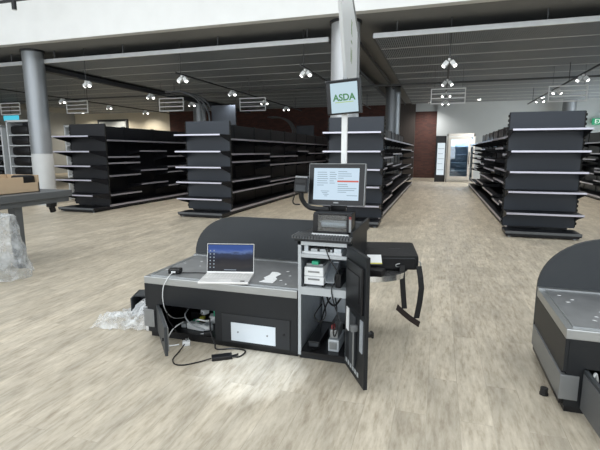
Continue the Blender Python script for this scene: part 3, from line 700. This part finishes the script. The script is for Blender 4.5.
# inside face is local +y
B(-dw + .03, -.04, .026, .042, .50, .80, .006).build('moulded_cover', M['pblack'], dh)
B(-dw + .07, -.07, .042, .046, .56, .74, .002).build('cover_boss', M['pblack'], dh)
B(-.085, -.035, .028, .033, .30, .46).build('paper_label', M['pwhite'], dh, label='white paper label inside the door')
B(-.22, -.12, .026, .04, .1, .45, .004).build('inner_tray', M['kgrey'], dh); B(-dw + .03, -dw + .075, .026, .032, .25, .46).build('steel_strip', M['galv'], dh)
q = MB()
for k in range(6): q.box(-.05 - k * .045, -.022 - k * .045, .0255, .0275, .055, .085)
q.build('vent_slots', M['lgrey'], dh)
MB().box(-.25, -.22, .026, .07, .36, .40, .004).rod((-.235, .05, .38), (-.235, .05, .12), .006, 8).build('latch_rod', M['kside'], dh)
MB().rod((-dw + .04, -.03, .37), (-dw + .04, 0, .37), .018, 14).box(-dw + .02, -dw + .06, -.045, -.03, .35, .39, .006).build('door_handle', M['pblack'], dh)

# ---- steel bagging tray on the right
D_ = [(0, -.33)]
for k in range(17):
    a = -pi / 2 + k * pi / 16; D_.append((.05 + .33 * cos(a), .33 * sin(a)))
D_.append((0, .33))
tr = MB().prism(D_, T(TX1 - .03, .715, .505), .045).build('bagging_tray', M['polish'], ck, smooth=True)
B(TX1 - .25, TX1 + .05, .50, .76, .46, .505).build('tray_bracket', M['kblack'], tr)

# ------------------------------------------------------------------ things on the checkouts
# laptop
lt = thing('laptop', 'silver laptop open on the steel checkout top, night picture on its screen', 'laptop', (-1.545, 3.005, .517), radians(14))
lw, ld = .385, .27
B(-lw / 2, lw / 2, -ld / 2, ld / 2, 0, .016, .004).build('base', M['silver'], lt)
q = MB()
for r_ in range(5):
    for c in range(14):
        x = -lw / 2 + .025 + c * (lw - .05) / 14; y = ld / 2 - .05 - r_ * .021
        q.box(x, x + .019, y - .016, y, .0155, .018)
q.build('keyboard', M['keys'], lt)
B(-.055, .055, -ld / 2 + .015, -ld / 2 + .085, .0158, .0166).build('touchpad', M['keys'], lt)
th = radians(12); RM = T(0, ld / 2 - .006, .014) @ RX(-th)
lid = MB().box(-lw / 2, lw / 2, 0, .009, 0, .238, .003, RM).build('lid', M['silver'], lt)
MB().box(-lw / 2 + .004, lw / 2 - .004, -.002, .0, .012, .234, 0, RM).build('bezel', M['pblack'], lid)
me_o = MB().box(-lw / 2 + .010, lw / 2 - .010, -.0035, -.002, .020, .228).build('display', M['lpic'], lid); me_o.data.transform(RM)
q = MB()
for (x, z) in [(-.165, .04 + .027 * k) for k in range(6)] + [(-.135, .04 + .027 * k) for k in range(6)]: q.box(x - .005, x + .005, -.0042, -.0036, z, z + .010, 0, RM)
q.build('icon_pattern', M['licon'], lid)
MB().box(-.05, .05, -.0042, -.0036, .024, .029, 0, RM).build('taskbar', M['licon'], lid)
B(.125, .16, -.11, -.085, .0158, .0164).build('palm_sticker', M['pblack'], lt)

# small black phone / adapter with a white lead at the counter corner
t = thing('charger_block', 'small black charger block at the left corner of the checkout top', 'charger', (-2.035, 3.05, .517), radians(10))
B(-.05, .05, -.035, .035, 0, .038, .008).build('body', M['pblack'], t); B(-.018, .018, -.045, -.034, .008, .022, .003).build('plug', M['pwhite'], t)
cable([(-2.03, 3.0, .53), (-2.01, 2.93, .528), (-2.015, 2.892, .50), (-2.045, 2.887, .44), (-2.055, 2.887, .34), (-2.06, 2.93, .22), (-2.065, 3.05, .12), (-2.05, 3.2, .075)], .0035, M['pwhite'], 'white lead running from the charger block down into the cupboard')
cable([(-1.99, 3.05, .522), (-1.93, 3.06, .522), (-1.84, 3.09, .522), (-1.74, 3.10, .522)], .004, M['pblack'], 'short black lead lying between charger block and laptop')

# scraps and a white patch on the steel tops
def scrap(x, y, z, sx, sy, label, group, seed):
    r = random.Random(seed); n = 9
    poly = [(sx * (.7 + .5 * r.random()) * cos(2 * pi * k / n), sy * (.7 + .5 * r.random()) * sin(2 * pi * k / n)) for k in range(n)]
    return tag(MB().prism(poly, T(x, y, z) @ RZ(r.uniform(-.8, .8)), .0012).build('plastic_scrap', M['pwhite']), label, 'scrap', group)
SC = MB().prism([(.052, -.16), (.06, -.05), (.035, .0), (.06, .10), (.02, .14), (-.03, .15), (-.028, .05), (-.055, -.03), (-.03, -.07), (-.06, -.15)], T(-1.235, 3.17, .516) @ RZ(.12), .0015).build('white_patch', M['pwhite'])  # flat white patch with an irregular outline
tag(SC, 'irregular white patch on the steel top right of the laptop', 'film')
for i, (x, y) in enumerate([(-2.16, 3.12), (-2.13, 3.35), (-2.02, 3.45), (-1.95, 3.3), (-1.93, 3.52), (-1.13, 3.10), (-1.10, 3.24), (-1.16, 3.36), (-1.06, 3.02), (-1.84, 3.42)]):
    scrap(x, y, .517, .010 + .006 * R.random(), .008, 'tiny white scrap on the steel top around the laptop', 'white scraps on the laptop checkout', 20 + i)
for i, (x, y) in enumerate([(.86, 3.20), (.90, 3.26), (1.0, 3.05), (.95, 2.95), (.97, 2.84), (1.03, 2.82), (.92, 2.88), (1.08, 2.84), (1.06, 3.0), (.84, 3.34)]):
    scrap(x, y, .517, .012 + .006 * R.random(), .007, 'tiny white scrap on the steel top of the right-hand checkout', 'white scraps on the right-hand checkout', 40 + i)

# touchscreen
mt = thing('touchscreen_monitor', 'touchscreen with a white page and red bar on the open cabinet', 'monitor', (-.718, 3.23, .918))
B(-.09, .09, -.05, .07, 0, .02, .004).build('foot', M['pblack'], mt)
B(-.06, .06, .03, .06, .02, .32, .004).build('neck', M['pblack'], mt)
RM = T(0, -.02, .335) @ RX(radians(-8)) @ RZ(radians(-3))
hs = MB().box(-.224, .215, -.012, .03, -.150, .165, .012, RM).build('housing', M['kside'], mt, smooth=True)
MB().box(-.216, .207, -.016, -.011, -.143, .158, .002, RM).build('bezel', M['pblack'], hs)
dsp = MB().box(-.178, .168, -.0185, -.016, -.108, .128, 0, RM).build('display', M['touch'], hs)
q = MB(); rr = random.Random(5)
def ln(x0, x1, z): q.box(x0, x1, -.0195, -.0185, z, z + .0045, 0, RM)
for k in range(7): ln(-.15, -.15 + rr.uniform(.05, .085), .095 - k * .016)
for k in range(6): ln(-.055, -.055 + rr.uniform(.03, .055), .095 - k * .016)
for k in range(4): ln(.01, .01 + rr.uniform(.04, .15), .10 - k * .016)
for k in range(5): ln(.01, .01 + rr.uniform(.05, .15), .005 - k * .014)
for k in range(4): ln(-.12 + .01 * k, -.07 + rr.uniform(0, .02), -.045 - k * .012)
ln(.08, .16, -.075)
q.build('text_lines', M['tline'], dsp)
MB().box(.005, .165, -.0195, -.0185, .025, .037, 0, RM).build('red_bar', M['tred'], dsp)
MB().box(-.02, .02, -.0175, -.016, -.132, -.123, 0, RM).build('maker_badge', M['kside'], hs)

# receipt printer box with clear cover in front of the monitor neck
pr = thing('receipt_printer', 'black receipt printer box with a clear window below the touchscreen', 'printer', (-.70, 3.04, .918))
MB().box(-.155, -.115, -.06, .09, .012, .155, .006).box(.115, .155, -.06, .09, .012, .155, .006).box(-.155, .155, .06, .09, .012, .165, .006).box(-.155, .155, -.06, .09, .012, .03, .003).box(-.155, .155, -.045, .09, .145, .165, .006).build('housing', M['pblack'], pr)
B(-.16, .135, -.075, -.04, .0, .012, .002).build('white_tray', M['pwhite'], pr)
B(-.115, .115, -.056, -.052, .03, .15).build('clear_window', M['clear'], pr)
MB().rod((-.10, .015, .075), (.10, .015, .075), .028, 16).build('paper_roll', M['lgrey'], pr, smooth=True)
B(-.11, .11, -.03, -.02, .09, .10).build('paper_guide', M['kside'], pr)
ct = B(.135, .153, -.0625, -.06, .03, .14).build('side_sticker', M['kside'], pr); B(.135, .153, -.0645, -.0625, .125, .145).build('red_mark', M['red'], ct)

pr.scale = (.9, 1, .96)
# hand scanner on a curved arm
hsn = thing('hand_scanner', 'black payment reader on a curved arm left of the touchscreen', 'card reader', (-.86, 3.12, .918))
MB().tube([(.06, .03, .165), (-.0, .02, .165), (-.06, .01, .18), (-.10, -.01, .235), (-.105, -.02, .30)], .018, 10).build('curved_arm', M['pblack'], hsn, smooth=True)
B(.03, .10, .0, .05, 0.0, .18, .006).build('arm_bracket', M['pblack'], hsn)
RM = T(-.105, -.02, .315) @ RX(radians(-14)) @ RZ(.2)
hd = MB().box(-.05, .05, -.035, .035, -.03, .075, .012, RM).build('head', M['pblack'], hsn)
MB().box(-.04, .04, -.04, -.034, .03, .065, .003, RM).build('display', M['pblack'], hd)
MB().box(-.036, .036, -.05, -.034, -.028, .018, .004, RM).build('keypad', M['kgrey'], hd)
MB().box(-.045, .045, -.03, .02, .075, .09, .005, RM).build('top_light', M['kside'], hd)
MB().tube([(-.15, -.03, .27), (-.165, -.03, .22), (-.15, -.03, .20), (-.11, -.03, .2)], .005, 7).build('lead', M['pblack'], hsn, smooth=True)

# pole with hanging screen and blade sign
pl = thing('pole_display', 'white pole rising behind the touchscreen with a small screen and blade sign', 'display pole', (-.70, 3.36, .905))
B(-.021, .021, -.015, .015, 0, 1.10, .003).build('pole', M['white'], pl)
B(-.04, .04, -.04, .04, 0, .012).build('foot_plate', M['kgrey'], pl)
RM = T(.0, -.055, .99) @ RZ(radians(-6)) @ RX(radians(5)) @ RY(radians(-3))
hs = MB().box(-.125, .125, -.03, .03, -.118, .122, .010, RM).build('screen_housing', M['pblack'], pl)
MB().box(-.088, .118, -.034, -.029, -.106, .106, .002, RM).build('display', M['asda'], hs)
MB().box(-.13, .13, -.034, .034, .118, .128, .003, RM).build('top_trim', M['kgrey'], hs)
MB().box(.125, .131, -.03, .03, -.118, .122, .001, RM).build('side_trim', M['kgrey'], hs)
tx = text_mesh('logo', 'ASDA', M['asdag'], .066, hs, RM @ T(.015, -.0355, .0) @ RX(pi / 2), .0006, .0018)
MB().box(-.055, .085, -.0352, -.0342, -.034, -.029, 0, RM).build('logo_underline', M['asday'], hs)
# blade sign: white box running back from the pole, printed with green marks
BM = RZ(radians(5.6))
YZ = BM @ Matrix(((0, 0, 1, -.012), (1, 0, 0, 0), (0, 1, 0, 0), (0, 0, 0, 1)))
bs = MB().prism([(0, 1.12), (-.46, 1.6), (-.54, 1.78), (.2, 1.84), (.92, 1.70), (.92, 1.12)], YZ, .024).build('blade_sign', M['signface'], pl)
fr = MB(); YF2 = BM @ Matrix(((0, 0, 1, -.016), (1, 0, 0, 0), (0, 1, 0, 0), (0, 0, 0, 1)))
fr.prism([(-.545, 1.785), (.2, 1.845), (.925, 1.705), (.925, 1.66), (.2, 1.80), (-.53, 1.745)], YF2, .032).prism([(.925, 1.66), (.86, 1.67), (.86, 1.12), (.925, 1.12)], YF2, .032).prism([(0, 1.115), (.86, 1.115), (.86, 1.14), (-.01, 1.14)], YF2, .032)
fr.build('sign_frame', M['kside'], bs)
SM = BM @ T(.0125, .30, 1.46) @ RZ(pi / 2) @ RX(pi / 2)
text_mesh('sign_print', 'K', M['signgreen'], .16, bs, SM @ T(0, .10, 0), .0006)
text_mesh('sign_print', 'N', M['signgreen'], .16, bs, SM @ T(0, -.11, 0), .0006)
q = MB(); q.box(-.05, .05, -.007, .007, 0, .001, 0, SM @ T(0, 0, 0)); q.build('sign_print', M['signgreen'], bs)
MB().rod((0, 0, 1.08), (0, -.01, 1.2), .012, 8).build('sign_stem', M['lgrey'], pl)

# ---- laptop bag on the tray, pouch and note card
bg_ = thing('laptop_bag', 'black laptop bag lying on the round steel tray, strap hanging down', 'bag', (-.35, 3.68, .551), radians(13))
bd = MB().box(-.26, .205, -.15, .16, 0, .125, .03).build('body', M['cloth'], bg_, smooth=True)
for v in bd.data.vertices:                        # fuller towards the back
    if v.co.z > .06: v.co.z += .055 * (v.co.y + .15) / .31
MB().box(-.19, .18, -.158, -.145, .015, .095, .008).build('front_pocket', M['cloth'], bd)
MB().tube([(-.2, -.154, .10), (-.05, -.157, .102), (.1, -.157, .102), (.19, -.14, .10)], .004, 6).build('zip', M['kgrey'], bd)
MB().box(-.02, .07, -.01, .01, .148, .151, 0, RX(0)).build('bag_badge', M['kgrey'], bd)
MB().tube([(.05, -.16, .06), (.02, -.172, .055), (.02, -.172, .04), (.05, -.16, .035), (.075, -.16, .045)], .004, 6).build('buckle', M['ksteel'], bd)
MB().tube([(.20, -.1, .07), (.222, -.11, .06), (.225, -.115, .035), (.215, -.115, .015)], .005, 6).build('strap_ring', M['ksteel'], bd)
BI = (T(-.35, 3.68, .551) @ RZ(radians(13))).inverted()
def wl(*ps): return [BI @ Vector(p) for p in ps]
MB().ribbon(wl((-.246, 3.53, .60), (-.242, 3.50, .56), (-.236, 3.49, .48), (-.226, 3.49, .38), (-.212, 3.485, .255)), (.021, .004, 0), .006).build('strap', M['webbing'], bg_)
MB().ribbon(wl((-.118, 3.56, .595), (-.100, 3.52, .52), (-.088, 3.50, .43), (-.096, 3.49, .32), (-.115, 3.485, .185)), (.022, .004, 0), .007).build('strap', M['webbing'], bg_)
MB().ribbon(wl((-.272, 3.48, .265), (-.225, 3.48, .225), (-.17, 3.482, .182), (-.09, 3.485, .135)), (.006, 0, .022), .012).build('shoulder_pad', M['brown'], bg_)
ph = MB().box(-.075, .075, -.055, .055, 0, .055, .018).build('soft_pouch', M['cloth'], None, (-.44, 3.35, .551), (0, 0, radians(-10)), True)
tag(ph, 'small black soft pouch on the tray in front of the laptop bag', 'pouch')
nt_ = thing('note_card', 'white note card with yellow edge resting on the black pouch', 'card', (-.455, 3.43, .655), radians(14))
nt_.rotation_euler = (radians(32), 0, radians(14))
B(-.055, .055, -.04, .05, 0, .006).build('sheet', M['pwhite'], nt_); B(-.055, .055, -.052, -.04, 0, .007).build('yellow_edge', M['yellow'], nt_); B(-.055, .055, -.064, -.052, 0, .006).build('dark_edge', M['pblack'], nt_)

# ------------------------------------------------------------------ cables and parts in the open cupboard and on the floor
t = thing('power_strip', 'white power strip in the open low cupboard', 'power strip', (-1.93, 3.02, .055), radians(-6))
B(0, .22, 0, .06, 0, .05, .006).build('body', M['pwhite'], t)
for k in range(3): B(.03 + k * .065, .07 + k * .065, .012, .048, .05, .053).build('socket', M['lgrey'], t)
t = thing('power_adapter', 'white power adapter at the back of the low cupboard', 'adapter', (-1.80, 3.16, .055), radians(20))
B(0, .13, 0, .08, 0, .07, .01).build('body', M['pwhite'], t); MB().rod((.13, .04, .03), (.16, .04, .03), .012, 8).build('lead_boot', M['lgrey'], t)
t = thing('network_switch', 'grey junction box at the right of the low cupboard', 'junction box', (-1.66, 3.02, .055), radians(8))
B(0, .035, 0, .15, 0, .13, .005).build('body', M['lgrey'], t); B(-.003, 0, .02, .06, .04, .07).build('port', M['green'], t, label='green socket')
tag(B(-2.0, -1.93, 3.2, 3.26, .055, .13, .008).build('black_plug_block', M['pblack']), 'black plug block at the back left of the low cupboard', 'plug')
tag(B(-1.93, -1.89, 3.22, 3.26, .132, .158, .006).build('yellow_plug', M['yellow']) , 'small yellow plug deep in the low cupboard', 'plug')
bpy.data.objects['yellow_plug'].location = (0, 0, -.077)
for i, (x, y, z, m_, lb) in enumerate([(-1.97, 3.06, .055, 'lgrey', 'grey plug at the left of the white power strip in the low cupboard'), (-1.90, 3.12, .055, 'green', 'green connector behind the white power strip in the low cupboard'),
        (-1.76, 3.07, .055, 'plate', 'pale blue-white connector right of the white power strip in the low cupboard'), (-1.70, 2.95, .055, 'pblack', 'black plug at the front of the low cupboard beside the junction box'), (-1.86, 3.20, .126, 'pwhite', 'white plug on top of the adapter in the low cupboard'), (-1.75, 3.2, .126, 'green', 'green plug on the right of the adapter in the low cupboard')]):
    t = thing('cable_plug', lb, 'plug', (x, y, z), i * .7, 'plugs in the low cupboard')
    B(-.022, .022, -.03, .03, 0, .034 + .008 * (i % 3), .005).build('body', M[m_], t); MB().rod((0, .03, .016), (0, .055, .018), .008, 8, .005).build('boot', M['kside'], t)
cable([(-1.88, 3.08, .11), (-1.80, 2.99, .16), (-1.72, 3.02, .15), (-1.66, 3.1, .19)], .007, M['pwhite'], 'white cable arching over the power strip in the cupboard')
cable([(-1.98, 3.18, .2), (-1.93, 3.0, .18), (-1.86, 2.98, .115), (-1.75, 3.0, .075)], .006, M['lgrey'], 'grey cable across the power strip in the cupboard')
cable([(-2.07, 3.15, .27), (-2.05, 2.93, .20), (-1.96, 2.89, .10), (-1.88, 2.87, .03), (-1.85, 2.855, .012)], .005, M['pblack'], 'black cable dropping out of the low cupboard to the floor')
cable([(-1.95, 3.0, .12), (-1.97, 2.88, .10), (-1.98, 2.80, .03), (-1.95, 2.78, .008), (-1.88, 2.82, .01)], .005, M['pwhite'], 'white cable dropping out of the low cupboard to the floor')
t = thing('mains_plug', 'white mains plug on the floor in front of the low cupboard', 'plug', (-1.83, 2.845, 0), radians(30))
B(-.03, .03, -.025, .025, 0, .035, .008).build('body', M['pwhite'], t); MB().rod((0, 0, .035), (0, 0, .055), .006, 8).rod((.015, .012, .03), (.015, .012, .052), .005, 8).build('pin', M['ksteel'], t)
t = thing('power_brick', 'black laptop power brick on the floor before the checkout', 'power brick', (-1.455, 2.72, 0), radians(32))
B(-.075, .075, -.03, .03, 0, .03, .006).build('body', M['pblack'], t)
MB().tube([(.07, 0, .015), (.10, .01, .012), (.12, .03, .009)], .007, 8).build('boot', M['pblack'], t)
cable([(-1.83, 2.82, .02), (-1.815, 2.72, .006), (-1.79, 2.60, .006), (-1.73, 2.535, .006), (-1.66, 2.545, .006), (-1.59, 2.61, .006), (-1.522, 2.678, .012)], .0045, M['pblack'], 'black mains cable looping on the floor to the power brick')
cable([(-1.392, 2.76, .012), (-1.345, 2.775, .007), (-1.33, 2.85, .007), (-1.36, 2.89, .007), (-1.45, 2.885, .007), (-1.56, 2.84, .007), (-1.6, 2.88, .03), (-1.64, 2.895, .12), (-1.68, 2.96, .2)], .0055, M['pblack'], 'black output lead looping from the power brick back to the cupboard')

cable([(.98, 2.9, .06), (.93, 2.76, .2), (.90, 2.715, .26), (.885, 2.72, .15), (.90, 2.80, .07)], .007, M['pwhite'], 'white cable bunched in the cupboard of the right-hand checkout')
cable([(1.1, 2.85, .2), (.99, 2.66, .22), (.93, 2.69, .17), (.97, 2.78, .08)], .006, M['lgrey'], 'grey cable bunched in the cupboard of the right-hand checkout')

# plastic film with a dark carton at the left end of the checkout
tag(MB().box(-.12, .12, -.13, .13, 0, .012).box(-.12, -.108, -.13, .13, 0, .15).box(.108, .12, -.13, .13, 0, .15).box(-.12, .12, .118, .13, 0, .15).box(-.12, .12, -.06, .13, .14, .15).build('dark_carton', M['kgrey'], None, (-2.60, 3.42, .015), (0, 0, .35)), 'dark grey carton lying in clear film left of the checkout', 'carton')
def sheet(u, v):
    x = -2.80 + .54 * u; y = 2.88 + .52 * v + .10 * u
    f = min(u, 1 - u, v, 1 - v) * 2
    return (x, y, .012 + .17 * min(1, f * 2.1) * (.55 + .45 * sin(7 * u + 5 * v)))
tag(crumple('plastic_film', sheet, 18, 18, M['film'], .025, 9, .005), 'crumpled clear plastic film on the floor left of the checkout', 'plastic film')
